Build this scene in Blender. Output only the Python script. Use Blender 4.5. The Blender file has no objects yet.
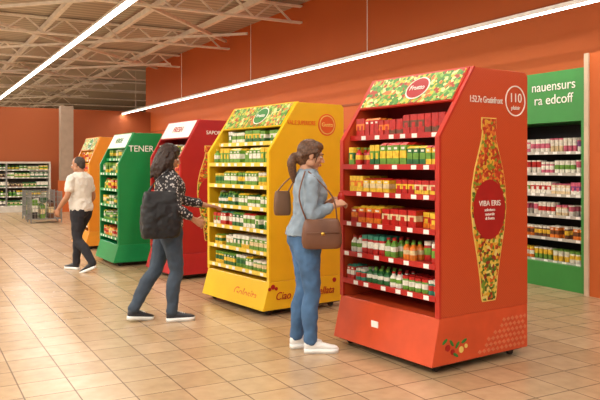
import bpy, math, random
from mathutils import Vector, Matrix, noise
random.seed(7)
S=bpy.context.scene
S.view_settings.view_transform='Standard'
V=Vector
# ------------------------------------------------------------------ materials
def lin(h):
    h=h.lstrip('#'); o=[]
    for i in (0,2,4):
        c=int(h[i:i+2],16)/255
        o.append(c/12.92 if c<=.04045 else ((c+.055)/1.055)**2.4)
    return (o[0],o[1],o[2],1)
def M(name,hx,rough=.5,metal=0,var=.08,vs=6,bump=0,bs=60,emis=0,coat=0):
    m=bpy.data.materials.new(name); m.use_nodes=True
    nt=m.node_tree; b=nt.nodes['Principled BSDF']; c=lin(hx)
    tc=nt.nodes.new('ShaderNodeTexCoord'); n=nt.nodes.new('ShaderNodeTexNoise')
    n.inputs['Scale'].default_value=vs; nt.links.new(tc.outputs['Object'],n.inputs['Vector'])
    r=nt.nodes.new('ShaderNodeValToRGB'); e=r.color_ramp.elements
    e[0].position=.3; e[1].position=.7
    e[0].color=tuple(x*(1-var) for x in c[:3])+(1,); e[1].color=tuple(min(1,x*(1+var)) for x in c[:3])+(1,)
    nt.links.new(n.outputs['Fac'],r.inputs['Fac']); nt.links.new(r.outputs['Color'],b.inputs['Base Color'])
    b.inputs['Roughness'].default_value=rough; b.inputs['Metallic'].default_value=metal
    if coat: b.inputs['Coat Weight'].default_value=coat
    if emis:
        b.inputs['Emission Color'].default_value=c; b.inputs['Emission Strength'].default_value=emis
    if bump:
        n2=nt.nodes.new('ShaderNodeTexNoise'); n2.inputs['Scale'].default_value=bs
        nt.links.new(tc.outputs['Object'],n2.inputs['Vector'])
        bp=nt.nodes.new('ShaderNodeBump'); bp.inputs['Strength'].default_value=bump; bp.inputs['Distance'].default_value=.02
        nt.links.new(n2.outputs['Fac'],bp.inputs['Height']); nt.links.new(bp.outputs['Normal'],b.inputs['Normal'])
    return m
def collage(name,cols,scale=30):
    m=bpy.data.materials.new(name); m.use_nodes=True; nt=m.node_tree; b=nt.nodes['Principled BSDF']
    tc=nt.nodes.new('ShaderNodeTexCoord'); v=nt.nodes.new('ShaderNodeTexVoronoi'); v.inputs['Scale'].default_value=scale
    nt.links.new(tc.outputs['Object'],v.inputs['Vector'])
    sp=nt.nodes.new('ShaderNodeSeparateColor'); nt.links.new(v.outputs['Color'],sp.inputs['Color'])
    r=nt.nodes.new('ShaderNodeValToRGB'); r.color_ramp.interpolation='CONSTANT'
    els=r.color_ramp.elements
    while len(els)<len(cols): els.new(.5)
    for i,c in enumerate(cols): els[i].position=i/len(cols)
    for i,c in enumerate(cols): els[i].color=lin(c)
    nt.links.new(sp.outputs['Red'],r.inputs['Fac']); nt.links.new(r.outputs['Color'],b.inputs['Base Color'])
    b.inputs['Roughness'].default_value=.4
    return m
def patterned(name,c1,c2,scale=40,rough=.4):
    # faint printed diagonal lattice on laminate
    m=bpy.data.materials.new(name); m.use_nodes=True; nt=m.node_tree; b=nt.nodes['Principled BSDF']
    tc=nt.nodes.new('ShaderNodeTexCoord'); mp=nt.nodes.new('ShaderNodeMapping'); mp.inputs['Rotation'].default_value=(0,math.radians(45),0)
    nt.links.new(tc.outputs['Object'],mp.inputs['Vector'])
    w=nt.nodes.new('ShaderNodeTexWave'); w.inputs['Scale'].default_value=scale; w.inputs['Distortion'].default_value=1.5
    w.bands_direction='X'; w.inputs['Detail Scale'].default_value=3
    nt.links.new(mp.outputs['Vector'],w.inputs['Vector'])
    r=nt.nodes.new('ShaderNodeValToRGB'); r.color_ramp.elements[0].color=lin(c1); r.color_ramp.elements[1].color=lin(c2)
    r.color_ramp.elements[0].position=.4; r.color_ramp.elements[1].position=.6
    nt.links.new(w.outputs['Fac'],r.inputs['Fac']); nt.links.new(r.outputs['Color'],b.inputs['Base Color'])
    b.inputs['Roughness'].default_value=rough
    return m
def spots(name,base,spot,scale=28,th=.32):
    m=bpy.data.materials.new(name); m.use_nodes=True; nt=m.node_tree; b=nt.nodes['Principled BSDF']
    tc=nt.nodes.new('ShaderNodeTexCoord'); v=nt.nodes.new('ShaderNodeTexVoronoi'); v.inputs['Scale'].default_value=scale
    nt.links.new(tc.outputs['Object'],v.inputs['Vector'])
    r=nt.nodes.new('ShaderNodeValToRGB'); r.color_ramp.elements[0].color=lin(spot); r.color_ramp.elements[1].color=lin(base)
    r.color_ramp.elements[0].position=th; r.color_ramp.elements[1].position=th+.06
    nt.links.new(v.outputs['Distance'],r.inputs['Fac']); nt.links.new(r.outputs['Color'],b.inputs['Base Color'])
    b.inputs['Roughness'].default_value=.8
    return m
# ------------------------------------------------------------------ mesh builder
class MB:
    def __init__(s): s.v=[]; s.f=[]; s.m=[]; s.X=Matrix.Identity(4)
    def add(s,vs,fs,mi):
        o=len(s.v); s.v+= [tuple(s.X@V(p)) for p in vs]
        s.f+=[tuple(i+o for i in f) for f in fs]; s.m+=[mi]*len(fs)
    def box(s,x0,x1,y0,y1,z0,z1,mi=0):
        s.add([(x0,y0,z0),(x1,y0,z0),(x1,y1,z0),(x0,y1,z0),(x0,y0,z1),(x1,y0,z1),(x1,y1,z1),(x0,y1,z1)],
              [(0,3,2,1),(4,5,6,7),(0,1,5,4),(1,2,6,5),(2,3,7,6),(3,0,4,7)],mi)
    def prism(s,prof,y0,y1,mi=0):   # profile in xz, extruded along y
        n=len(prof)
        s.add([(p[0],y0,p[1]) for p in prof]+[(p[0],y1,p[1]) for p in prof],
              [tuple(range(n)),tuple(range(2*n-1,n-1,-1))]+[(i,i+n,(i+1)%n+n,(i+1)%n) for i in range(n)],mi)
    def bar(s,p,q,r,mi=0):
        p,q=V(p),V(q); t=(q-p).normalized(); up=V((0,0,1)) if abs(t.z)<.9 else V((1,0,0))
        a=t.cross(up).normalized()*r; b=t.cross(a).normalized()*r
        s.add([p-a-b,p+a-b,p+a+b,p-a+b,q-a-b,q+a-b,q+a+b,q-a+b],[(0,3,2,1),(4,5,6,7),(0,1,5,4),(1,2,6,5),(2,3,7,6),(3,0,4,7)],mi)
    def lathe(s,c,prof,n=8,mi=0,axis='z',sq=1):  # prof [(r,h)]
        vs=[];fs=[]
        for r,h in prof:
            for i in range(n):
                t=2*math.pi*(i+.5)/n; a,b=r*math.cos(t),r*math.sin(t)
                if axis=='z': vs.append((c[0]+a,c[1]+b,c[2]+h))
                elif axis=='y': vs.append((c[0]+a,c[1]+h,c[2]+b))
                else: vs.append((c[0]+h,c[1]+a,c[2]+b))
        k=len(prof)
        for j in range(k-1):
            for i in range(n): fs.append((j*n+i,j*n+(i+1)%n,(j+1)*n+(i+1)%n,(j+1)*n+i))
        fs.append(tuple(range(n-1,-1,-1))); fs.append(tuple(range((k-1)*n,k*n)))
        s.add(vs,fs,mi)
    def loft(s,secs,n=20,p=2,mi=0):  # secs: (center,a,b)
        vs=[];fs=[]
        for c,a,b in secs:
            for i in range(n):
                t=2*math.pi*i/n; ct,st=math.cos(t),math.sin(t)
                x=math.copysign(abs(ct)**(2/p),ct); y=math.copysign(abs(st)**(2/p),st)
                vs.append(tuple(V(c)+V(a)*x+V(b)*y))
        k=len(secs)
        for j in range(k-1):
            for i in range(n): fs.append((j*n+i,j*n+(i+1)%n,(j+1)*n+(i+1)%n,(j+1)*n+i))
        fs.append(tuple(range(n-1,-1,-1))); fs.append(tuple(range((k-1)*n,k*n)))
        s.add(vs,fs,mi)
    def limb(s,pts,rads,n=14,sub=4,mi=0,ref=None):
        pts=[V(p) for p in pts]; R=[(r,r) if not isinstance(r,tuple) else r for r in rads]
        P=[];Q=[]
        k=len(pts)
        for i in range(k-1):
            p0=pts[max(i-1,0)];p1=pts[i];p2=pts[i+1];p3=pts[min(i+2,k-1)]
            for j in range(sub):
                t=j/sub
                P.append(.5*((2*p1)+(p2-p0)*t+(2*p0-5*p1+4*p2-p3)*t*t+(3*p1-p0-3*p2+p3)*t**3))
                Q.append(tuple(R[i][q]*(1-t)+R[i+1][q]*t for q in (0,1)))
        P.append(pts[-1]);Q.append(R[-1])
        secs=[]
        for i,p in enumerate(P):
            t=(P[min(i+1,len(P)-1)]-P[max(i-1,0)]).normalized()
            rf=V(ref) if ref is not None else (V((1,0,0)) if abs(t.x)<.85 else V((0,1,0)))
            a=(rf-t*rf.dot(t)).normalized(); b=t.cross(a)
            ra,rb=Q[i]
            if i==0:
                secs.append((p-t*min(ra,rb)*.75,a*ra*.35,b*rb*.35)); secs.append((p-t*min(ra,rb)*.45,a*ra*.75,b*rb*.75))
            secs.append((p,a*ra,b*rb))
            if i==len(P)-1:
                secs.append((p+t*min(ra,rb)*.45,a*ra*.75,b*rb*.75)); secs.append((p+t*min(ra,rb)*.75,a*ra*.35,b*rb*.35))
        s.loft(secs,n=n,mi=mi)
    def ell(s,c,r,mi=0,n=18,k=10):
        secs=[]
        for j in range(k+1):
            t=-math.pi/2+math.pi*j/k; q=max(math.cos(t),.02)
            secs.append((V(c)+V((0,0,r[2]*math.sin(t))),V((r[0]*q,0,0)),V((0,r[1]*q,0))))
        s.loft(secs,n=n,mi=mi)
    def done(s,name,mats,parent=None,smooth=False,bevel=0,remesh=0,sm=0,loc=None,mat=None,wn=False,fold=0,fscale=.09):
        me=bpy.data.meshes.new(name); me.from_pydata(s.v,[],s.f)
        for m in mats: me.materials.append(m)
        me.polygons.foreach_set('material_index',s.m)
        if smooth: me.polygons.foreach_set('use_smooth',[True]*len(me.polygons))
        me.update()
        o=bpy.data.objects.new(name,me); S.collection.objects.link(o)
        if parent is not None: o.parent=parent
        if mat is not None: o.matrix_local=mat
        if loc is not None: o.location=loc
        if bevel:
            b=o.modifiers.new('bev','BEVEL'); b.width=bevel; b.segments=2; b.limit_method='ANGLE'
        if remesh:
            r=o.modifiers.new('rem','REMESH'); r.mode='VOXEL'; r.voxel_size=remesh; r.use_smooth_shade=True
            if sm:
                q=o.modifiers.new('sm','SMOOTH'); q.factor=.5; q.iterations=sm
        if fold:
            tx=bpy.data.textures.new('cloth_folds','CLOUDS'); tx.noise_scale=fscale; tx.noise_depth=1
            dm=o.modifiers.new('folds','DISPLACE'); dm.texture=tx; dm.strength=fold; dm.mid_level=.45
        return o
def empty(name,loc,rot=0,scale=1):
    e=bpy.data.objects.new(name,None); S.collection.objects.link(e); e.location=loc; e.rotation_euler=(0,0,rot); e.scale=(scale,)*3
    e.empty_display_size=.2
    return e
def text(body,size,mat4,mat,parent,name='lettering',align='CENTER',squash=1,shear=0):
    c=bpy.data.curves.new(name,'FONT'); c.body=body; c.size=size; c.align_x=align; c.align_y='CENTER'; c.extrude=.0015; c.shear=shear
    c.materials.append(mat); o=bpy.data.objects.new(name,c); S.collection.objects.link(o); o.parent=parent; o.matrix_local=mat4@Matrix.Diagonal((squash,1,1,1))
    return o
def sideM(x,z,y=-.004): # facing -y
    return Matrix(((1,0,0,x),(0,0,-1,y),(0,1,0,z),(0,0,0,1)))
def frontM(x,y,z,lx=0,lz=1): # facing -x, leaning direction (lx,lz)
    Y=V((lx,0,lz)).normalized(); X=V((0,-1,0)); Z=X.cross(Y)
    return Matrix(((X.x,Y.x,Z.x,x),(X.y,Y.y,Z.y,y),(X.z,Y.z,Z.z,z),(0,0,0,1)))
# product materials
PC={'r':'#BC241C','o':'#E27A22','y':'#EEC034','g':'#6A9A36','d':'#2A6A36','w':'#ECE4D4','c':'#E0C898','b':'#6E4228','p':'#CF6078','v':'#7C3F7A','k':'#2E2A2A','t':'#3A8E74'}
PK=list(PC); PMATS=[M('pack_'+k,PC[k],.35,var=.25,vs=30) for k in PK]
def pi(k): return PK.index(k)
def item(mb,kind,x,y,z,w,h,a,b,c):
    A,B,C=pi(a),pi(b),pi(c); r=w*.46
    if kind=='carton':
        mb.box(x-r,x+r,y-r,y+r,z,z+h*.3,A); mb.box(x-r-.001,x+r,y-r*.92,y+r*.92,z+h*.3,z+h*.62,B)
        mb.box(x-r,x+r,y-r,y+r,z+h*.62,z+h*.86,A); mb.box(x-r-.002,x-r,y-r*.5,y+r*.5,z+h*.68,z+h*.78,pi('w'))
        mb.prism([(x-r,z+h*.86),(x+r,z+h*.86),(x,z+h*.98)],y-r,y+r,C)
    elif kind=='box':
        mb.box(x-r,x+r,y-r,y+r,z,z+h*.35,A); mb.box(x-r-.001,x+r,y-r-.001,y+r+.001,z+h*.35,z+h*.7,B); mb.box(x-r,x+r,y-r,y+r,z+h*.7,z+h,C)
        mb.box(x-r-.003,x-r,y-r*.5,y+r*.5,z+h*.3,z+h*.6,C)
    elif kind=='bottle':
        mb.lathe((x,y,z),[(r*.95,0),(r,h*.1),(r,h*.3)],8,A); mb.lathe((x,y,z+h*.3),[(r*1.01,0),(r*1.01,h*.25)],8,B)
        mb.lathe((x,y,z+h*.55),[(r,0),(r*.85,h*.12),(r*.4,h*.25),(r*.38,h*.33)],8,A); mb.lathe((x,y,z+h*.88),[(r*.48,0),(r*.48,h*.1)],8,C)
    elif kind=='jar':
        mb.lathe((x,y,z),[(r*.9,0),(r,h*.08),(r,h*.3)],8,A); mb.lathe((x,y,z+h*.3),[(r*1.02,0),(r*1.02,h*.35)],8,B)
        mb.lathe((x,y,z+h*.65),[(r,0),(r*.9,h*.12)],8,A); mb.lathe((x,y,z+h*.78),[(r*.98,0),(r*.98,h*.2)],8,C)
    elif kind=='cup':
        mb.lathe((x,y,z),[(r*.75,0),(r*.86,h*.45)],8,A); mb.lathe((x,y,z+h*.45),[(r*.86,0),(r*.95,h*.45)],8,B); mb.lathe((x,y,z+h*.9),[(r*1.05,0),(r*1.05,h*.1)],8,C)
def stock(mb,x0,y0,y1,z,h,w,pal,kind,rows=3,mix=True):
    # facings come in runs: each run picks its own pack type, size and colours
    alt={'carton':['carton','carton','bottle','box'],'box':['box','box','carton'],'jar':['jar','jar','bottle','carton'],'cup':['cup','cup','jar']}
    y=y0; last=None
    while y<y1-w*.8:
        kd=random.choice(alt[kind]) if mix else kind
        tri=random.choice([p for p in pal if p!=last]); last=tri; wk=w*random.choice((.85,1,1,1.15)); hk=h*random.choice((.82,.9,1,1))
        for _ in range(random.randint(2,4)):
            if y+wk>y1+.002: break
            for r in range(rows):
                if r==0 and random.random()<.07: continue
                item(mb,kd,x0+wk*(r+.5)+random.uniform(0,.008),y+wk*.5,z,wk*.96,hk*random.uniform(.985,1),*tri)
            y+=wk
        else: continue
        break
# shared materials
WHITE=M('white_print','#F4EFE4',.5); STEEL=M('steel','#9A9A98',.35,metal=.8); BLACKP=M('black_plastic','#1C1B1C',.45)
LABEL=M('price_label','#F5F2EA',.5)
REDP=M('red_print','#A81818',.45); GREENP=M('green_print','#2F7D32',.5); ORANGEP=M('orange_print','#DE5F1C',.5); YELP=M('yellow_print','#E8CC6A',.5)
COLF=collage('fruit_collage',['#3F7B2E','#C9B93A','#D8702A','#A8BF5A','#5D9330','#E0D590','#4A8A34','#A8381E','#86B050'],34)
COLB=collage('bottle_collage',['#D9A52A','#8F2218','#E2C552','#5A7A26','#C85A1E','#6C8C2A','#E0CF7C','#3E5A1E','#D8B040'],44)
COLT=collage('berry_collage',['#C4472A','#D9742E','#A62A1A','#E0A83A','#B8341F','#7A8A2A'],46)
# ------------------------------------------------------------------ promotional display
def disc(mb,x,z,r,y0,y1,mi,n=28,rz=None):
    rz=rz or r
    mb.prism([(x+r*math.cos(2*math.pi*i/n),z+rz*math.sin(2*math.pi*i/n)) for i in range(n)],y0,y1,mi)
def bottle_art(par,x,z0,z1,w,dep=-.004):
    H=z1-z0
    prof=[(.0,.17),(.02,.2),(.12,.24),(.25,.33),(.38,.44),(.5,.5),(.62,.48),(.72,.40),(.8,.30),(.88,.2),(.93,.17),(.94,.2),(1,.2)]
    L=[(x-w*a,z0+H*t) for t,a in prof]; R=[(x+w*a,z0+H*t) for t,a in prof]
    poly=L+R[::-1]
    cx,cz=x,(z0+z1)/2
    mb=MB(); big=[(px+(.008 if px>cx else -.008),cz+(pz-cz)*1.012) for px,pz in poly]
    mb.prism(big,dep,0,0)
    mb.prism(poly,dep-.003,dep,1)
    top=[(x-w*a,z0+H*t) for t,a in prof if t>=.62]; top=top+[(2*x-a,b) for a,b in top[::-1]]
    mb.prism(top,dep-.005,dep-.003,2)
    disc(mb,x,z0+H*.50,w*.47,dep-.007,dep-.005,3,rz=H*.165)
    mb.done('bottle_graphic',[YELP,COLB,COLT,REDP],par)
def display(loc,rot,W,D,H,cside,cfront,cbase,cin,shelves,kinds,pals,rail,base_h=.40,style=''):
    E=empty('promotional_display_stand',(loc[0],loc[1],0),math.radians(rot))
    s=D/1.06
    tu=.44*s; su=.08; zs=H*.765
    ms=cside; 
    mb=MB(); mb.prism([(0,.06),(su,base_h),(D,base_h),(D,.06)],0,W,0); mb.prism([(.03,.045),(.03,.06),(D-.03,.06),(D-.03,.045)],.03,W-.03,1)
    mb.done('plinth',[cbase,BLACKP],E,bevel=.006)
    th=.035
    for k,(a,b) in enumerate(((0,th),(W-th,W))):
        mb=MB(); mb.prism([(su,base_h),(su,zs),(tu,H),(D-.03,H),(D,H-.03),(D,base_h)],a,b,0); mb.done('side_panel_%d'%(k+1),[ms],E,bevel=.004)
    mb=MB(); bx=.56*s+.02
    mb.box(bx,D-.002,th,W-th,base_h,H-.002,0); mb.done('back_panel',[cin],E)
    mb=MB(); mb.box(tu,bx,th,W-th,H-.03,H-.002,0); mb.done('top_panel',[cfront],E)
    mb=MB()
    for a,b in ((-.004,th+.004),(W-th-.004,W+.004)):
        mb.prism([(su-.008,base_h),(su-.008,zs),(tu-.006,H+.006),(tu+.012,H+.006),(su+.012,zs-.002),(su+.012,base_h)],a,b,0)
    mb.done('frame_edge',[cfront],E)
    # header
    sl=V((tu-su,0,H-zs)).normalized(); nrm=V((-sl.z,0,sl.x))
    def P(t,o): q=V((su,0,zs)).lerp(V((tu,0,H)),t)+nrm*o; return (q.x,q.z)
    mb=MB(); mb.prism([P(.50,-.004),P(1.0,-.004),P(1.0,.014),P(.50,.014)],th,W-th,0); 
    mb.prism([P(.52,.014),P(.97,.014),P(.97,.018),P(.52,.018)],.05,W-.05,1)
    mb.done('header_board',[cfront,COLF if style not in('red','green') else WHITE],E)
    q=P(.745,.020); 
    mb=MB(); Y=V((sl.x,0,sl.z)); X=V((0,-1,0))
    for r,o,mi in ((.108,0,1),(.097,.003,0)):
        c=V((q[0],W*.42,q[1]))+nrm*o
        mb.loft([(c,X*r*1.15,Y*r),(c+nrm*.003,X*r*1.15,Y*r)],n=28,mi=mi)
    if style in ('main','yellow','orange'):
        mb.done('header_logo',[REDP if style=='main' else GREENP,WHITE],E)
        q2=P(.745,.028); text('Frutto',.065,frontM(q2[0],W*.42,q2[1],sl.x,sl.z),WHITE,E)
    else:
        q2=P(.745,.022); text('FRESH' if style=='red' else 'VERDE',.12,frontM(q2[0],W*.5,q2[1],sl.x,sl.z),REDP if style=='red' else GREENP,E)
    # shelves
    n=len(shelves); sh=MB(); pr=MB()
    for i,z in enumerate(shelves):
        fx=su+.0
        if z>zs-.02: fx=su+(z-zs)/(H-zs)*(tu-su)+.06
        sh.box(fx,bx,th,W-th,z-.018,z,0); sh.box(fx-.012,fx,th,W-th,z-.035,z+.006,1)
        yy=th+.06
        while yy<W-th-.08:
            sh.box(fx-.014,fx-.012,yy,yy+.055,z-.032,z+.000,2); yy+=random.choice((.13,.17,.21))
        top=shelves[i+1] if i+1<n else z+.26
        h=min(kinds[i][1],top-z-.045)
        stock(pr,fx+.012,th+.01,W-th-.01,z,h,kinds[i][2],pals[i],kinds[i][0],3)
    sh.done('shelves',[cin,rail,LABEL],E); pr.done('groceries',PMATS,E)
    mb=MB()
    for x in (.12,D-.12):
        for y in (.08,W-.08):
            mb.lathe((x,y-.013,.032),[(.032,0),(.032,.026)],14,0,'y'); mb.box(x-.015,x+.015,y-.02,y+.02,.04,.062,1)
    mb.done('castors',[BLACKP,STEEL],E)
    return E
pal_a=[('y','g','r'),('g','y','r'),('r','y','g'),('y','r','o'),('d','g','y'),('g','d','y')]
pal_b=[('r','y','r'),('o','r','y'),('y','r','o'),('r','o','y'),('y','c','r'),('c','r','o'),('y','o','y')]
pal_c=[('o','w','r'),('y','w','r'),('r','o','y'),('r','c','r'),('o','r','y'),('y','o','r')]
pal_e=[('r','o','r'),('r','r','o'),('b','r','r'),('r','b','r')]
pal_d=[('r','g','w'),('w','g','r'),('t','r','w'),('g','w','r'),('r','w','t'),('o','c','g'),('d','w','g')]
pal_g=[('g','w','y'),('d','y','g'),('g','c','w'),('y','g','w'),('d','w','g'),('g','d','w'),('w','g','d'),('y','d','g')]
main_side=patterned('main_side_laminate','#C0461E','#C95028',22)
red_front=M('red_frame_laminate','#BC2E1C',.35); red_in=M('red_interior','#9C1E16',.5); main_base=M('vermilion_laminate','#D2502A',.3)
RAILR=M('red_rail','#B8241C',.35)
D5=display((3.223,3.875),5.4,1.147,1.06,2.23,main_side,red_front,main_base,red_in,[.55,.78,1.03,1.28,1.50,1.74],
  [('jar',.12,.062),('jar',.15,.07),('box',.14,.085),('box',.13,.08),('carton',.18,.068),('box',.15,.07)],
  [pal_d,pal_d,pal_c,pal_b,pal_a,pal_e],RAILR,style='main')
bottle_art(D5,.60,.48,1.85,.38)
text('VIBA ERIS',.058,sideM(.60,1.21,-.013),WHITE,D5); text('selezione\nnaturale\ndi frutta',.032,sideM(.60,1.13,-.013),WHITE,D5)
text('1:52.7e Gratinfront',.07,sideM(.57,1.99),WHITE,D5,squash=.68)
mb=MB()
for i in range(36):
    a=2*math.pi*i/36; b=2*math.pi*(i+1)/36; R1,R2=.12,.110
    mb.prism([(.91+R1*math.cos(a),2.0+R1*math.sin(a)),(.91+R1*math.cos(b),2.0+R1*math.sin(b)),(.91+R2*math.cos(b),2.0+R2*math.sin(b)),(.91+R2*math.cos(a),2.0+R2*math.sin(a))],-.004,0,0)
mb.done('badge_ring',[WHITE],D5)
text('110',.10,sideM(.91,2.02),WHITE,D5); text('plaisir',.045,sideM(.91,1.945),WHITE,D5)
mb=MB()   # lattice print and fruit motifs near the plinth
for i in range(11):
    for j in range(6):
        x=.50+i*.05+(j%2)*.025; z=.10+j*.042
        if (x-.48)*.75+.10<z or x>1.03: continue
        r=.021; mb.prism([(x-r,z),(x,z-r*.8),(x+r,z),(x,z+r*.8)],-.003,0,0)
for x,z,r,m in ((.16,.18,.024,1),(.21,.145,.02,1),(.30,.15,.024,2),(.35,.17,.016,2)): disc(mb,x,z,r,-.004,0,m,14)
for x,z,a in ((.13,.23,.6),(.2,.21,2.2),(.26,.19,.9),(.24,.12,2.6),(.33,.21,.4)):
    mb.prism([(x+.03*math.cos(t)*math.cos(a)-.011*math.sin(t)*math.sin(a),z+.03*math.cos(t)*math.sin(a)+.011*math.sin(t)*math.cos(a)) for t in [k*math.pi/6 for k in range(12)]],-.0045,0,3)
mb.done('printed_motifs',[M('lattice_print','#D87850',.5),REDP,YELP,GREENP],D5)
mb=MB()
mb.box(.035,.04,.62,.70,.22,.27,0); mb.done('plinth_label',[LABEL],D5)
# yellow
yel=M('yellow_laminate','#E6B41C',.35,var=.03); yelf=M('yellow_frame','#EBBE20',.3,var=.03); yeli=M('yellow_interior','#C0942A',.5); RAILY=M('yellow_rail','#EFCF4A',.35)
D4=display((3.018,6.174),7,1.25,1.03,2.14,yel,yelf,yelf,yeli,[.42,.63,.85,1.07,1.29,1.52,1.74],
  [('jar',.13,.07),('box',.13,.08),('carton',.15,.075),('carton',.15,.07),('jar',.15,.07),('carton',.16,.075),('box',.13,.09)],
  [pal_g,pal_g,pal_d,pal_g,[('g','w','y'),('d','y','g'),('y','g','w'),('g','d','y')],[('g','w','y'),('d','y','g'),('g','g','y')],pal_g],RAILY,base_h=.34,style='yellow')
text('VAL.E SUPERIORE',.062,sideM(.47,1.93),ORANGEP,D4,squash=.75)
mb=MB(); disc(mb,.80,1.92,.115,-.004,0,0); disc(mb,.80,1.92,.10,-.006,-.004,1); disc(mb,.80,1.92,.09,-.008,-.006,0); mb.done('side_logo',[ORANGEP,YELP],D4)
text('Gusto',.06,sideM(.80,1.92,-.01),YELP,D4)
text('Ciao & marmellata',.11,sideM(.52,.19),REDP,D4,shear=.3,squash=.9)
text('Golosita',.13,frontM(.035,.40,.18,.08,.34),ORANGEP,D4,shear=.3)
mb=MB()
for x,z,r in ((.12,.29,.025),(.16,.27,.018),(.08,.27,.018),(.9,.29,.025)): disc(mb,x,z,r,-.004,0,0,14)
mb.done('printed_motifs',[REDP],D4)
# red
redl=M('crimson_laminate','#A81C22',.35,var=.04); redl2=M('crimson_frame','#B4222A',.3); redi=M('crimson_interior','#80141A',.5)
D3=display((2.99,8.70),4,1.05,.86,2.1,redl,redl2,redl2,redi,[.42,.66,.90,1.14,1.38,1.62],
  [('jar',.14,.07)]*2+[('carton',.16,.075)]*4,[pal_d,pal_b,pal_g,pal_a,pal_b,pal_g],RAILR,base_h=.34,style='red')
bottle_art(D3,.50,.5,1.75,.36)
text('SAPORI',.07,sideM(.56,1.93),WHITE,D3)
# green
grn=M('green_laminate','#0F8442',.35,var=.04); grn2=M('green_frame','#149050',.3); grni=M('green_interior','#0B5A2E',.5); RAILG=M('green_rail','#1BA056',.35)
D2=display((2.6,10.3),2,1.0,.76,1.98,grn,grn2,grn2,grni,[.42,.66,.90,1.14,1.38,1.60],
  [('jar',.14,.07)]*2+[('carton',.16,.075)]*4,[pal_b,pal_g,pal_g,pal_a,pal_g,pal_g],RAILG,base_h=.32,style='green')
text('TENER',.13,sideM(.42,1.74),WHITE,D2)
# orange
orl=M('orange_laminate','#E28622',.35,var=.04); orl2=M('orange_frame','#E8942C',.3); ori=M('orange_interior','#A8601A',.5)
D1=display((2.69,12.64),2,1.0,.68,2.0,orl,orl2,orl2,ori,[.42,.66,.90,1.14,1.38,1.60],
  [('jar',.14,.07)]*2+[('carton',.16,.075)]*4,[pal_b,pal_c,pal_b,pal_a,pal_c,pal_b],orl2,base_h=.32,style='orange')
# ------------------------------------------------------------------ room
def floor_mat():
    m=bpy.data.materials.new('floor_tiles'); m.use_nodes=True; nt=m.node_tree; b=nt.nodes['Principled BSDF']
    tc=nt.nodes.new('ShaderNodeTexCoord'); br=nt.nodes.new('ShaderNodeTexBrick'); br.offset=0; br.squash=1
    nt.links.new(tc.outputs['Object'],br.inputs['Vector'])
    br.inputs['Scale'].default_value=1; br.inputs['Brick Width'].default_value=.32; br.inputs['Row Height'].default_value=.32
    br.inputs['Mortar Size'].default_value=.005; br.inputs['Mortar Smooth'].default_value=.2
    br.inputs['Color1'].default_value=lin('#BC9F7C'); br.inputs['Color2'].default_value=lin('#AE906C'); br.inputs['Mortar'].default_value=lin('#78614A')
    n=nt.nodes.new('ShaderNodeTexNoise'); n.inputs['Scale'].default_value=9; n.inputs['Detail'].default_value=5
    nt.links.new(tc.outputs['Object'],n.inputs['Vector'])
    mx=nt.nodes.new('ShaderNodeMix'); mx.data_type='RGBA'; mx.blend_type='MULTIPLY'; mx.inputs['Factor'].default_value=.4
    r=nt.nodes.new('ShaderNodeValToRGB'); r.color_ramp.elements[0].color=(.6,.57,.54,1); r.color_ramp.elements[1].color=(1,1,1,1); r.color_ramp.elements[0].position=.3;r.color_ramp.elements[1].position=.65
    nt.links.new(n.outputs['Fac'],r.inputs['Fac'])
    nt.links.new(br.outputs['Color'],mx.inputs[6]); nt.links.new(r.outputs['Color'],mx.inputs[7]); nt.links.new(mx.outputs[2],b.inputs['Base Color'])
    b.inputs['Roughness'].default_value=.27
    bp=nt.nodes.new('ShaderNodeBump'); bp.inputs['Strength'].default_value=.3; bp.inputs['Distance'].default_value=.003; bp.invert=True
    nt.links.new(br.outputs['Fac'],bp.inputs['Height']); nt.links.new(bp.outputs['Normal'],b.inputs['Normal'])
    return m
mb=MB(); mb.box(-14,16,-5,50,-.1,0); mb.done('floor',[floor_mat()])
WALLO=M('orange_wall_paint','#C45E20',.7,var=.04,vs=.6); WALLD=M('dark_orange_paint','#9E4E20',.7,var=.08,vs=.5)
WX=7.55
mb=MB(); mb.box(WX,WX+.3,-5,25.2,0,5.06); mb.done('wall_right',[WALLO])
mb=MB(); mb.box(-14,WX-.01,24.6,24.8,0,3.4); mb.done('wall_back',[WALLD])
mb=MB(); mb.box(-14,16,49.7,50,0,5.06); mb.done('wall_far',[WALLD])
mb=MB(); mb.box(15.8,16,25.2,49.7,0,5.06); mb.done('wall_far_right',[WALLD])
def deck_mat():
    m=bpy.data.materials.new('steel_deck'); m.use_nodes=True; nt=m.node_tree; b=nt.nodes['Principled BSDF']
    tc=nt.nodes.new('ShaderNodeTexCoord'); w=nt.nodes.new('ShaderNodeTexWave'); w.bands_direction='Y'; w.inputs['Scale'].default_value=1.2
    nt.links.new(tc.outputs['Object'],w.inputs['Vector'])
    r=nt.nodes.new('ShaderNodeValToRGB'); r.color_ramp.elements[0].color=lin('#A89F90'); r.color_ramp.elements[1].color=lin('#C4BBAC'); r.color_ramp.elements[0].position=.35; r.color_ramp.elements[1].position=.55
    nt.links.new(w.outputs['Fac'],r.inputs['Fac']); nt.links.new(r.outputs['Color'],b.inputs['Base Color']); b.inputs['Roughness'].default_value=.7
    return m
mb=MB(); mb.box(-14,16,-5,50,5.06,5.16); mb.done('ceiling',[deck_mat()])
BEAM=M('ceiling_beam_paint','#F2EEE6',.55)
mb=MB(); y=1.5
while y<49:
    xe=WX-.01 if y<25.2 else 15.8
    mb.box(-14,xe,y-.06,y+.06,4.62,4.66); mb.box(-14,xe,y-.06,y+.06,4.98,5.02)
    x=-8.0
    while x<WX-.8:
        mb.bar((x,y,4.64),(x+.45,y,5.0),.018); mb.bar((x+.45,y,5.0),(x+.9,y,4.64),.018)
        x+=.9
    y+=4
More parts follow.
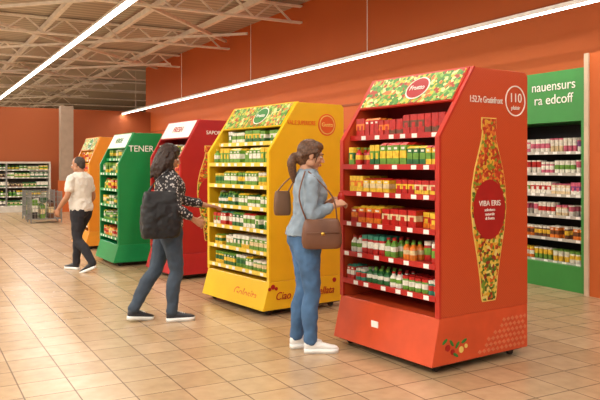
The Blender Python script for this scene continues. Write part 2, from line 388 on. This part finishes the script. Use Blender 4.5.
x=-12.4
while x<WX-.4:
    mb.box(x-.05,x+.05,-5,49.6,4.86,4.98); x+=1.7
for k in range(9):   # diagonal wind bracing
    y0=-2+k*6
    mb.bar((-6,y0-6,4.83),(7.4,y0+7.4,4.83),.035); mb.bar((-6,y0+7.4,4.80),(7.4,y0-6,4.80),.03)
mb.done('ceiling_truss',[BEAM])
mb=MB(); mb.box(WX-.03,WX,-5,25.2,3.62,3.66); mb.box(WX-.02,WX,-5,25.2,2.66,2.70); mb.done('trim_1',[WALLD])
mb=MB(); mb.box(WX-.02,WX,-5,25.2,0,.12); mb.done('baseboard_right',[BLACKP])
EM=M('lamp_diffuser','#FFFAF0',.4,emis=9)
def strip(x,z,y0,y1,w,power,hang,up=0):
    E=empty('ceiling_strip_light',(x,0,0))
    mb=MB(); mb.box(-w/2-.02,w/2+.02,y0,y1,z,z+.05,0); mb.box(-w/2,w/2,y0,y1,z-.012,z,1)
    y=y0+.5
    while y<y1:
        mb.box(-.004,.004,y-.004,y+.004,z+.05,hang,0); y+=4.5
    mb.done('lamp_housing',[BEAM,EM if not up else M('lamp_diffuser_soft','#FFF6E8',.4,emis=3)],E)
    k=0; L=6
    y=y0
    while y<y1-.1:
        l=min(L,y1-y)
        for side in ((0,1) if up else (0,)):
            ld=bpy.data.lights.new('lamp','AREA'); ld.shape='RECTANGLE'; ld.size=w; ld.size_y=l; ld.energy=(power if side==0 else up)*l; ld.color=(1,.97,.90)
            lo=bpy.data.objects.new('lamp_%d'%k,ld); S.collection.objects.link(lo); lo.parent=E; lo.location=(0,y+l/2,z-.02 if side==0 else z+.06); k+=1
            if side: lo.rotation_euler=(math.pi,0,0)  # upward lamps added to brighten the ceiling, only on the fill rows
        y+=L
strip(3.58,4.55,-4,44,.14,13,4.62)
strip(-1.4,4.3,-4,44,.5,42,4.62,up=10)  # fill row, added out of view to light the hall
strip(-6.0,4.3,-4,44,.5,34,4.62,up=10)  # second added fill row, also out of view
strip(6.55,3.3,0,25,.06,6,4.62)
# ------------------------------------------------------------------ wall shelving / chillers
def shelving(name,loc,rot,L,D,H,zs,frame,inner,kinds,pals,rail,header=0,hm=None,bays=1.25,light=False):
    E=empty(name,(loc[0],loc[1],0),math.radians(rot)); mb=MB()
    mb.box(0,D,0,L,.0,zs[0]-.02,0); mb.box(D-.04,D,0,L,zs[0]-.02,H,1); mb.box(0.05,D,0,L,H,H+.06,0)
    k=int(round(L/bays)); 
    for i in range(k+1):
        y=i*L/k; y0=min(max(y-.025,0),L-.05); mb.box(.06 if 0<i<k else 0,D-.04,y0,y0+.05,zs[0]-.02,H,0 if i in(0,k) else 2)
    if header: mb.box(0,.06,0,L,H,H+header,3)
    mb.done('frame',[frame,inner,STEEL,hm or frame],E)
    sh=MB(); pr=MB()
    for i,z in enumerate(zs):
        fx=.08
        sh.box(fx,D-.04,.05,L-.05,z-.02,z,0); sh.box(fx-.012,fx,.05,L-.05,z-.03,z+.006,1)
        yy=.12
        while yy<L-.2: sh.box(fx-.014,fx-.012,yy,yy+.06,z-.028,z+.003,2); yy+=random.choice((.14,.2,.26))
        top=zs[i+1] if i+1<len(zs) else H
        kd=kinds[i%len(kinds)]; h=min(kd[1],top-z-.05)
        stock(pr,fx+.012,.07,L-.07,z,h,kd[2],pals[i%len(pals)],kd[0],2)
    sh.done('shelves',[frame if not light else STEEL,rail,LABEL],E); pr.done('groceries',PMATS,E)
    return E
CGREEN=M('chiller_green','#3A8E3E',.45,var=.03); CDARK=M('chiller_interior','#2A2C2C',.5); CKICK=M('chiller_rail','#B8B4A8',.5)
pal_y=[('w','p','w'),('w','r','w'),('w','v','p'),('p','w','w'),('w','g','w'),('c','w','p')]
pal_z=[('y','w','g'),('o','w','y'),('g','y','w'),('w','y','g')]
C=shelving('dairy_chiller',(6.85,5.5),0,3.1,.68,2.02,[.32,.60,.88,1.14,1.40,1.66],CGREEN,CDARK,
  [('cup',.17,.085),('jar',.17,.08),('cup',.16,.08),('box',.15,.085),('cup',.16,.08),('cup',.17,.08)],[pal_z,[('b','y','w'),('y','b','w'),('o','b','w')],pal_y,pal_y,pal_y,pal_y],CKICK,header=.62,hm=CGREEN,light=True)
text('nauensurs\nra edcoff',.165,frontM(-.004,.46,2.38),WHITE,C)
shelving('wall_shelving',(6.95,8.9),0,7.5,.58,2.0,[.2,.5,.8,1.1,1.4,1.7],M('wall_shelf_red','#A5281C',.45),red_in,
  [('carton',.2,.09),('jar',.16,.09),('box',.16,.12)],[pal_b,pal_a,pal_c],RAILR,header=.15)
shelving('wall_shelving',(6.95,16.5),0,7.5,.58,2.0,[.2,.5,.8,1.1,1.4,1.7],M('wall_shelf_orange','#B65A22',.45),red_in,
  [('carton',.2,.12),('jar',.18,.12)],[pal_b,pal_g],RAILR,header=.15)
WS=M('shelf_white','#C9C2B4',.5)
pal_k=[('w','g','w'),('d','w','w'),('k','w','g'),('b','c','k'),('r','w','d'),('g','c','d')]
shelving('grocery_shelving',(4.0,23.9),90,8.0,.6,1.55,[.2,.5,.8,1.1,1.35],WS,M('shelf_back','#5A5248',.6),
  [('carton',.2,.12),('jar',.18,.12),('box',.16,.14)],[pal_k,pal_g,pal_k],CKICK)
# pilaster at right and wall texts
mb=MB(); mb.box(6.78,WX-.03,3.2,5.42,0,2.78,0); mb.box(6.76,6.80,5.38,5.44,0,2.78,1); mb.done('pilaster',[WALLO,M('cream_trim','#CDB498',.5)])
E=empty('wall_lettering',(WX,9.9,2.42)); text('Mercato\nfresco',.24,frontM(-.02,.75,0),WHITE,E)
mb=MB(); mb.box(4.22,4.60,23.3,23.7,0,3.4,0); mb.box(4.19,4.63,23.27,23.73,0,1.0,1)
mb.done('structural_column',[M('column_paint','#A08C78',.6),WALLO])
def wirebin(x,y,w,d,h):
    E=empty('wire_display_bin',(x,y,0)); mb=MB(); t=.005
    for i in range(9):
        a=i*w/8
        mb.box(a-t,a+t,-t,t,.1,h); mb.box(a-t,a+t,d-t,d+t,.1,h)
    for i in range(8):
        a=i*d/7; mb.box(-t,t,a-t,a+t,.1,h); mb.box(w-t,w+t,a-t,a+t,.1,h)
    for z in [.1+j*(h-.1)/5 for j in range(6)]:
        mb.box(-t,w+t,-t,t,z-t,z+t); mb.box(-t,w+t,d-t,d+t,z-t,z+t); mb.box(-t,t,0,d,z-t,z+t); mb.box(w-t,w+t,0,d,z-t,z+t)
    for px in (0,w):
        for py in (0,d): mb.box(px-.015,px+.015,py-.015,py+.015,0,h+.02)
    mb.box(0,w,0,d,.1,.12); mb.done('wire_frame',[STEEL],E)
    pr=MB()
    for k in range(3): stock(pr,.03+k*.2,.03,d-.03,.12+.0,h*.6,.14,pal_k,'box',1)
    pr.done('groceries',PMATS,E)
wirebin(2.7,19.0,.75,.6,.8); wirebin(2.75,20.3,.75,.6,.8)
# ------------------------------------------------------------------ people
def skinM(name,hx):
    m=M(name,hx,.5,var=.05,vs=20); m.node_tree.nodes['Principled BSDF'].inputs['Subsurface Weight'].default_value=.08
    m.node_tree.nodes['Principled BSDF'].inputs['Subsurface Radius'].default_value=(.02,.008,.005); return m
def hand(mb,w,d,n,side,curl=.5):
    w,d,n,side=V(w),V(d).normalized(),V(n).normalized(),V(side).normalized()
    n=(n-d*n.dot(d)).normalized(); side=(side-d*side.dot(d)-n*side.dot(n)).normalized()
    mb.limb([w-d*.02,w+d*.02,w+d*.055,w+d*.085],[(.024,.020),(.032,.017),(.040,.015),(.037,.012)],n=12,ref=side)
    for i,(L,off) in enumerate(((.066,.029),(.075,.010),(.069,-.010),(.054,-.028))):
        p=w+d*.083+side*off; dd=(d+side*(off*3)).normalized(); pts=[p-dd*.01,p]; a=0
        for seg in (.42,.32,.26):
            a+=curl*(.55+.1*i)
            q=dd*math.cos(a)+n*math.sin(a); p=p+q*L*seg; pts.append(p)
        mb.limb(pts,[.0088,.0088,.0082,.0075,.0062],n=8,sub=2)
    p=w+d*.025+side*.026
    mb.limb([p-side*.01,p+d*.022+side*.022,p+d*.048+side*.032+n*.012*curl,p+d*.066+side*.026+n*.03*curl],[.013,.0115,.0095,.007],n=8,sub=2)
def person(name,loc,theta,H,P):
    E=empty(name,(loc[0],loc[1],0),math.radians(theta),H/1.68)
    male=P.get('male',False); lean=math.radians(P.get('lean',0)); sh=V(P.get('shift',(0,0,0)))
    def U(x,y,z):  # upper body lean about pelvis
        dz=z-.95
        k=min(max(dz/.12,0),1); a=lean*k
        return V((x,y*math.cos(a)+dz*math.sin(a),.95+dz*math.cos(a)-y*math.sin(a)))+sh
    if male:
        T=[(.80,.10,.09,0),(.86,.155,.118,-.005),(.93,.165,.122,-.008),(1.0,.160,.12,0),(1.08,.158,.122,.01),(1.16,.165,.125,.01),(1.25,.18,.13,.01),(1.32,.188,.122,.003),(1.38,.172,.098,-.008),(1.42,.115,.07,-.014),(1.45,.066,.058,-.018)]
        sx=.195
    else:
        T=[(.80,.10,.09,-.01),(.86,.160,.125,-.022),(.93,.172,.128,-.026),(1.0,.152,.112,-.014),(1.08,.132,.096,0),(1.16,.136,.102,.008),(1.25,.147,.122,.020),(1.32,.152,.112,.012),(1.38,.142,.088,-.005),(1.42,.10,.066,-.012),(1.45,.06,.052,-.017)]
        sx=.165
    # trousers
    mb=MB()
    mb.loft([(U(0,yo,z),V((rx,0,0)),V((0,ry,0))) for z,rx,ry,yo in T if z<=1.03],n=24,p=2.3)
    for sd in (-1,1):
        hip=U(sd*.085,-.008,.88); kn=V(P['knee'][0 if sd<0 else 1]); an=V(P['ankle'][0 if sd<0 else 1])
        tw=P.get('legw',1)
        mid=hip.lerp(kn,.45); cf=kn.lerp(an,.35)+V((0,-.016,0))
        mb.limb([hip+V((0,0,.03)),hip.lerp(kn,.15),mid,kn,cf,kn.lerp(an,.8),an+V((0,0,.0))],[(.088*tw,.11*tw),(.088*tw,.108*tw),.082*tw,.062*tw,.064*tw,.051*tw,.050*tw],n=16,sub=4)
    mb.done('trousers',[P['trousers']],E,remesh=.011,sm=3,fold=.016,fscale=.06)
    # top
    mb=MB(); hem=P.get('hem',.9)
    inf=P.get('loose',.010)
    mb.loft([(U(0,yo,max(z,hem)),V((rx+inf,0,0)),V((0,ry+inf,0))) for z,rx,ry,yo in T if z>=hem-.03],n=24,p=2.3)
    for sd in (-1,1):
        i=0 if sd<0 else 1
        s0=U(sd*(sx-.015),-.005,1.352); el=V(P['elbow'][i]); wr=V(P['wrist'][i])
        up=[U(sd*.09,-.008,1.37),s0,s0.lerp(el,.3)]
        sl=P.get('sleeve',1.0)
        if sl<=1: pts=up+[s0.lerp(el,sl)]; rad=[.055,.064,.061,.060]
        else: pts=up+[s0.lerp(el,.65),el,el.lerp(wr,.5*(sl-1)),el.lerp(wr,sl-1)]; rad=[.052,.061,.058,.052,.050,.048,.043]
        if male: rad=[r*1.1 for r in rad]
        mb.limb(pts,rad,n=14,sub=4)
    mb.done('top',[P['top']],E,remesh=.010,sm=3,fold=.022,fscale=.05)
    # arms / hands
    mb=MB()
    g=1.12 if male else 1
    for i in (0,1):
        sd=-1 if i==0 else 1
        s0=U(sd*(sx-.01),-.005,1.34); el=V(P['elbow'][i]); wr=V(P['wrist'][i])
        mb.limb([s0.lerp(el,.25),s0.lerp(el,.6),el,el.lerp(wr,.3),el.lerp(wr,.75),wr],[.042*g,.04*g,.036*g,.037*g,.027*g,(.025*g,.021*g)],n=12)
    mb.done('arms',[P['skin']],E,smooth=True)
    mb=MB()
    for i in (0,1):
        hd=P['hand'][i]; hand(mb,P['wrist'][i],hd[0],hd[1],hd[2],hd[3])
    mb.done('hands',[P['skin']],E,smooth=True)
    # head
    hc=U(0,.012,1.562)+V(P.get('headoff',(0,0,0)))
    HM=Matrix.Translation(hc)@Matrix.Rotation(math.radians(P.get('hyaw',0)),4,'Z')@Matrix.Rotation(-math.radians(P.get('hpitch',0)),4,'X')
    mb=MB(); mb.X=HM
    mb.ell((0,-.014,.03),(.073,.093,.088)); mb.ell((0,.018,-.035),(.056,.066,.078)); mb.ell((0,.056,-.096),(.024,.02,.019))
    mb.ell((0,.070,.026),(.045,.018,.014)); mb.limb([(0,.082,.012),(0,.096,-.012),(0,.106,-.033)],[.008,.009,.0115],n=8); mb.ell((.011,.092,-.036),(.008,.010,.007)); mb.ell((-.011,.092,-.036),(.008,.010,.007))
    for sx2 in (-1,1):
        mb.ell((sx2*.034,.052,-.03),(.024,.024,.028)); mb.ell((sx2*.073,-.008,-.008),(.009,.019,.031)); mb.ell((sx2*.05,.0,-.06),(.02,.04,.03))
    mb.ell((0,.078,-.064),(.022,.012,.014))
    nb=HM.inverted()@U(0,-.018,1.40)
    mb.limb([(0,-.022,-.03),(0,-.028,-.09),nb],[.052*(1.08 if male else .95),.048*(1.12 if male else .95),.058],n=14)
    mb.done('head',[P['skin']],E,remesh=.0045,sm=2)
    mb=MB(); mb.X=HM
    for sx2 in (-1,1):
        mb.ell((sx2*.031,.074,.0),(.0135,.0115,.0085),0); mb.ell((sx2*.031,.0835,.0),(.0055,.003,.0055),1); mb.limb([(sx2*.014,.089,.020),(sx2*.031,.088,.025),(sx2*.048,.078,.020)],[.0035,.004,.002],n=6,mi=2)
        mb.limb([(sx2*.019,.0855,.007),(sx2*.031,.087,.010),(sx2*.044,.081,.006)],[.002,.0025,.002],n=6,mi=2)
    mb.limb([(-.021,.084,-.061),(0,.092,-.059),(.021,.084,-.061)],[.003,.005,.003],n=8,mi=3); mb.limb([(-.019,.083,-.067),(0,.091,-.068),(.019,.083,-.067)],[.003,.0055,.003],n=8,mi=3)
    mb.done('face_features',[M('eye_white','#EDE8E0',.3),M('iris','#3A2418',.2),P['hair'],M('lips','#B0574C',.45)],E,smooth=True)
    # hair
    mb=MB(); mb.X=HM
    st=P['hairstyle']
    if st=='ponytail':
        mb.ell((0,-.024,.036),(.084,.102,.092)); mb.ell((0,-.058,-.025),(.070,.064,.078)); mb.ell((0,.02,.075),(.068,.064,.045))
        mb.ell((0,-.112,-.025),(.030,.026,.030)); mb.limb([(0,-.112,-.02),(.0,-.140,-.045),(.004,-.142,-.10),(.0,-.118,-.17),(0,-.095,-.24)],[.022,.032,.038,.032,.012])
        for sd in (-1,1):
            for q in range(5): mb.limb([(sd*(.078-.004*q),.034-.02*q,.05),(sd*.083,.012-.025*q,.02-.01*q),(sd*.06,-.07,.0-.012*q)],[.007]*3,n=6)
            mb.limb([(sd*.07,.048,.04),(sd*.074,.038,.0),(sd*.07,.034,-.06)],[.009,.008,.003],n=6)
    elif st=='wavy':
        mb.ell((0,-.024,.040),(.088,.104,.096)); mb.ell((0,-.07,-.04),(.085,.06,.09)); mb.ell((0,.02,.083),(.07,.065,.045))
        for q in range(26):
            a=math.radians(-28+236*q/25+0); x=.082*math.cos(a); y=-.03-.085*math.sin(a)
            w1=random.uniform(-.014,.014); ln=random.uniform(-.24,-.18)
            mb.limb([(x*.8,y*.8,.05),(x*1.05+w1,y,.0),(x*1.18-w1,y*1.08,-.06),(x*1.10+w1,y*1.18,-.13),(x*.98,y*1.1,ln)],[.02,.023,.024,.021,.008],n=8)
    else:
        mb.ell((0,-.026,.034),(.077,.092,.086)); mb.ell((0,-.065,-.02),(.062,.045,.055))
    hb=mb.done('hair',[P['hair']],E,remesh=.006,sm=1)
    tx=bpy.data.textures.new('hair_wave','CLOUDS'); tx.noise_scale=.03 if st=='wavy' else .02
    dm=hb.modifiers.new('wave','DISPLACE'); dm.texture=tx; dm.strength={'wavy':.020,'ponytail':.008,'short':.004}[st]; dm.mid_level=.5
    # shoes
    up=MB(); 
    for i in (0,1):
        f=P['foot'][i]  # x,y,yaw,pitch
        FM=Matrix.Translation((f[0],f[1],0))@Matrix.Rotation(math.radians(f[2]),4,'Z')@Matrix.Translation((0,.11,0))@Matrix.Rotation(-math.radians(f[3]),4,'X')@Matrix.Translation((0,-.11,0))
        up.X=FM
        so=[(-.078,.018),(-.07,.03),(-.04,.036),(.02,.034),(.08,.042),(.13,.045),(.165,.038),(.185,.022),(.192,.010)]
        n=len(so); pl=[(-w,y) for y,w in so]+[(w,y) for y,w in so[::-1]]
        vs=[(x,y,.001) for x,y in pl]+[(x*1.06,y*1.02,.036) for x,y in pl]; k=len(pl)
        up.add(vs,[tuple(range(k)),tuple(range(2*k-1,k-1,-1))]+[(j,j+k,(j+1)%k+k,(j+1)%k) for j in range(k)],1)
        top=[.085,.098,.10,.095,.078,.064,.058,.050,.042]
        up.loft([(V((0,y,.028+(t-.028)/2)),V((w*.97,0,0)),V((0,0,(t-.028)/2))) for (y,w),t in zip(so,top)],n=16,p=2.4,mi=0)
        up.limb([(0,-.03,.07),(0,-.028,.11)],[(.04,.045),(.04,.045)],mi=0,n=14)
        for j in range(4): up.limb([(-.022,.03+j*.02,.094-j*.008),(0,.03+j*.02,.100-j*.008),(.022,.03+j*.02,.094-j*.008)],[.003]*3,n=6,sub=2,mi=2)
    up.done('shoes',[P['shoe'],M('shoe_sole','#EFEDE8',.5),P.get('lace',LABEL)],E,smooth=True,bevel=0)
    return E
def bag(E,name,c,w,d,h,mat,strapto=None,mat2=None,yaw=0,flap=True,slouch=0):
    mb=MB(); mb.X=Matrix.Translation(c)@Matrix.Rotation(yaw,4,'Z')
    secs=[]
    for t,kx,ky in ((-.5,.80,.85),(-.46,.93,.97),(-.3,1,1.05),(-.05,1,1.05),(.2,.96,.92),(.38,.90,.7),(.47,.84,.5),(.5,.78,.36)):
        secs.append((V((0,0,t*h)),V((0,w/2*kx,0)),V((d/2*ky,0,0))))
    mb.loft(secs,n=28,p=4)
    if flap: mb.box(d*.46,d*.54,-w*.40,w*.40,h*.02,h*.06,0); mb.box(d*.50,d*.56,-.015,.015,-h*.04,h*.06,1)
    mb.X=Matrix.Identity(4)
    if strapto:
        c=V(c)
        for e in strapto:
            a=c+V((0,e[0],h*.44)); b=V(e[1]); m=a.lerp(b,.5)+V(e[2])
            mb.limb([a,m,b],[(.012,.006)]*3,n=8,mi=0,sub=6)
    if slouch: o=mb.done(name,[mat],E,remesh=.007,sm=1,fold=slouch,fscale=.07)
    else: o=mb.done(name,[mat,mat2 or STEEL],E,smooth=True)
    return o
SK1=skinM('skin_light','#CA9678'); SK2=skinM('skin_tan','#B88464'); SK3=skinM('skin_man','#B48060')
DEN=M('denim_blue','#46688E',.85,var=.30,vs=7,bump=.3,bs=25); DEND=M('denim_grey','#3A4654',.85,var=.22,vs=7,bump=.3,bs=25)
TOP1=M('chambray_shirt','#8A9AA8',.85,var=.18,vs=9,bump=.35,bs=22); TOP2=spots('dotted_blouse','#2A272A','#BCB4B0',38,.33)
TSH=M('white_tshirt','#DED9CE',.85,var=.05,bump=.3,bs=18); BLK=M('black_trousers','#232329',.85,var=.2,bump=.3,bs=20)
W1=person('woman',(2.80,4.93),-110.5,1.70,dict(lean=3,
  knee=[(-.085,.0,.48),(.085,.035,.48)],ankle=[(-.085,-.07,.09),(.08,.02,.09)],foot=[(-.085,-.04,8,0),(.085,.05,-6,0)],
  elbow=[(-.215,.02,1.09),(.215,.0,1.09)],wrist=[(-.09,.20,1.18),(.12,.215,1.165)],
  hand=[((.35,.8,.25),(.5,-.1,-1),(.8,0,.5),.85),((-.45,.75,.25),(-.6,0,-1),(-.5,0,.8),.85)],
  trousers=DEN,top=TOP1,skin=SK1,hair=M('brown_hair','#5A3A24',.5,var=.45,vs=70),hairstyle='ponytail',shoe=M('white_sneaker','#E8E6E2',.5),
  hem=.90,loose=.014,sleeve=1.75,hpitch=12,hyaw=-2,legw=1.07))
BRN=M('brown_leather','#6E4630',.45,var=.2); BRASS=M('brass','#C9A24A',.3,metal=.9)
bag(W1,'handbag',(.235,.085,.955),.31,.10,.23,BRN,[(-.12,(.13,-.03,1.43),(.06,-.06,0)),(.12,(.13,.0,1.43),(.07,.06,0))],BRASS)
bag(W1,'tote_bag',(-.17,-.17,1.17),.14,.08,.20,M('tan_leather','#6A4A32',.5,var=.2),[(-.045,(-.13,-.05,1.42),(0,-.02,0)),(.045,(-.13,-.02,1.42),(0,-.01,0))],BRASS,flap=False)
SM=MB(); SM.lathe((.0,.285,1.155),[(.026,0),(.028,.02),(.028,.08),(.018,.10),(.018,.11)],12,0); SM.done('held_jar',[PMATS[pi('r')]],W1,smooth=False)
W2=person('woman',(2.19,6.55),-92,1.69,dict(lean=-1,headoff=(0,.008,0),
  knee=[(-.09,-.10,.49),(.09,.05,.48)],ankle=[(-.075,-.33,.11),(.09,-.0,.09)],foot=[(-.075,-.31,12,8),(.09,.03,-8,0)],
  elbow=[(-.225,.21,1.14),(.265,-.01,1.10)],wrist=[(-.16,.45,1.08),(.235,.18,.97)],
  hand=[((.05,1,-.15),(.1,-.1,-1),(1,0,.1),.35),((-.1,.8,-.4),(-1,0,-.2),(0,.3,1),.6)],
  trousers=DEND,top=TOP2,skin=SK2,hair=M('dark_brown_hair','#2E1B12',.6,var=.4,vs=60),hairstyle='wavy',shoe=M('black_sneaker','#2A2B33',.5),
  hem=.88,loose=.020,sleeve=1.7,hpitch=14,hyaw=-4,legw=1.07))
BK=M('black_leather','#161619',.6,var=.2,bump=.3,bs=12)
bag(W2,'shoulder_bag',(.24,-.15,1.03),.36,.17,.43,BK,[(-.12,(.12,-.04,1.44),(.02,-.04,0)),(.10,(.14,.01,1.44),(.03,.02,0))],flap=False,slouch=.025)
MN=person('man',(2.11,10.17),39,1.62,dict(male=True,lean=4,
  knee=[(-.10,-.02,.48),(.09,.14,.50)],ankle=[(-.09,-.29,.14),(.09,.16,.09)],foot=[(-.09,-.27,5,22),(.09,.19,-5,0)],
  elbow=[(-.26,.03,1.10),(.25,-.02,1.09)],wrist=[(-.24,.20,.92),(.24,.12,.88)],
  hand=[((0,.4,-1),(1,.2,0),(0,1,.3),.6),((0,.3,-1),(-1,.2,0),(0,1,.3),.6)],
  trousers=BLK,top=TSH,skin=SK3,hair=M('grey_hair','#3E332C',.7,var=.3,vs=60),hairstyle='short',shoe=M('dark_shoe','#26262A',.5),lace=BLACKP,
  hem=.88,loose=.02,sleeve=.62,hpitch=6,hyaw=8,legw=1.1))
# ------------------------------------------------------------------ world / camera
w=bpy.data.worlds.new('World'); S.world=w; w.use_nodes=True
w.node_tree.nodes['Background'].inputs['Color'].default_value=(1,.96,.9,1); w.node_tree.nodes['Background'].inputs['Strength'].default_value=.5
cd=bpy.data.cameras.new('Camera'); cam=bpy.data.objects.new('Camera',cd); S.collection.objects.link(cam)
cam.location=(0,0,1.5); cam.rotation_euler=(math.radians(90),0,math.radians(-29.1)); cd.lens=42; cd.sensor_width=36; cd.shift_y=-.0583; cd.clip_end=200
S.camera=cam
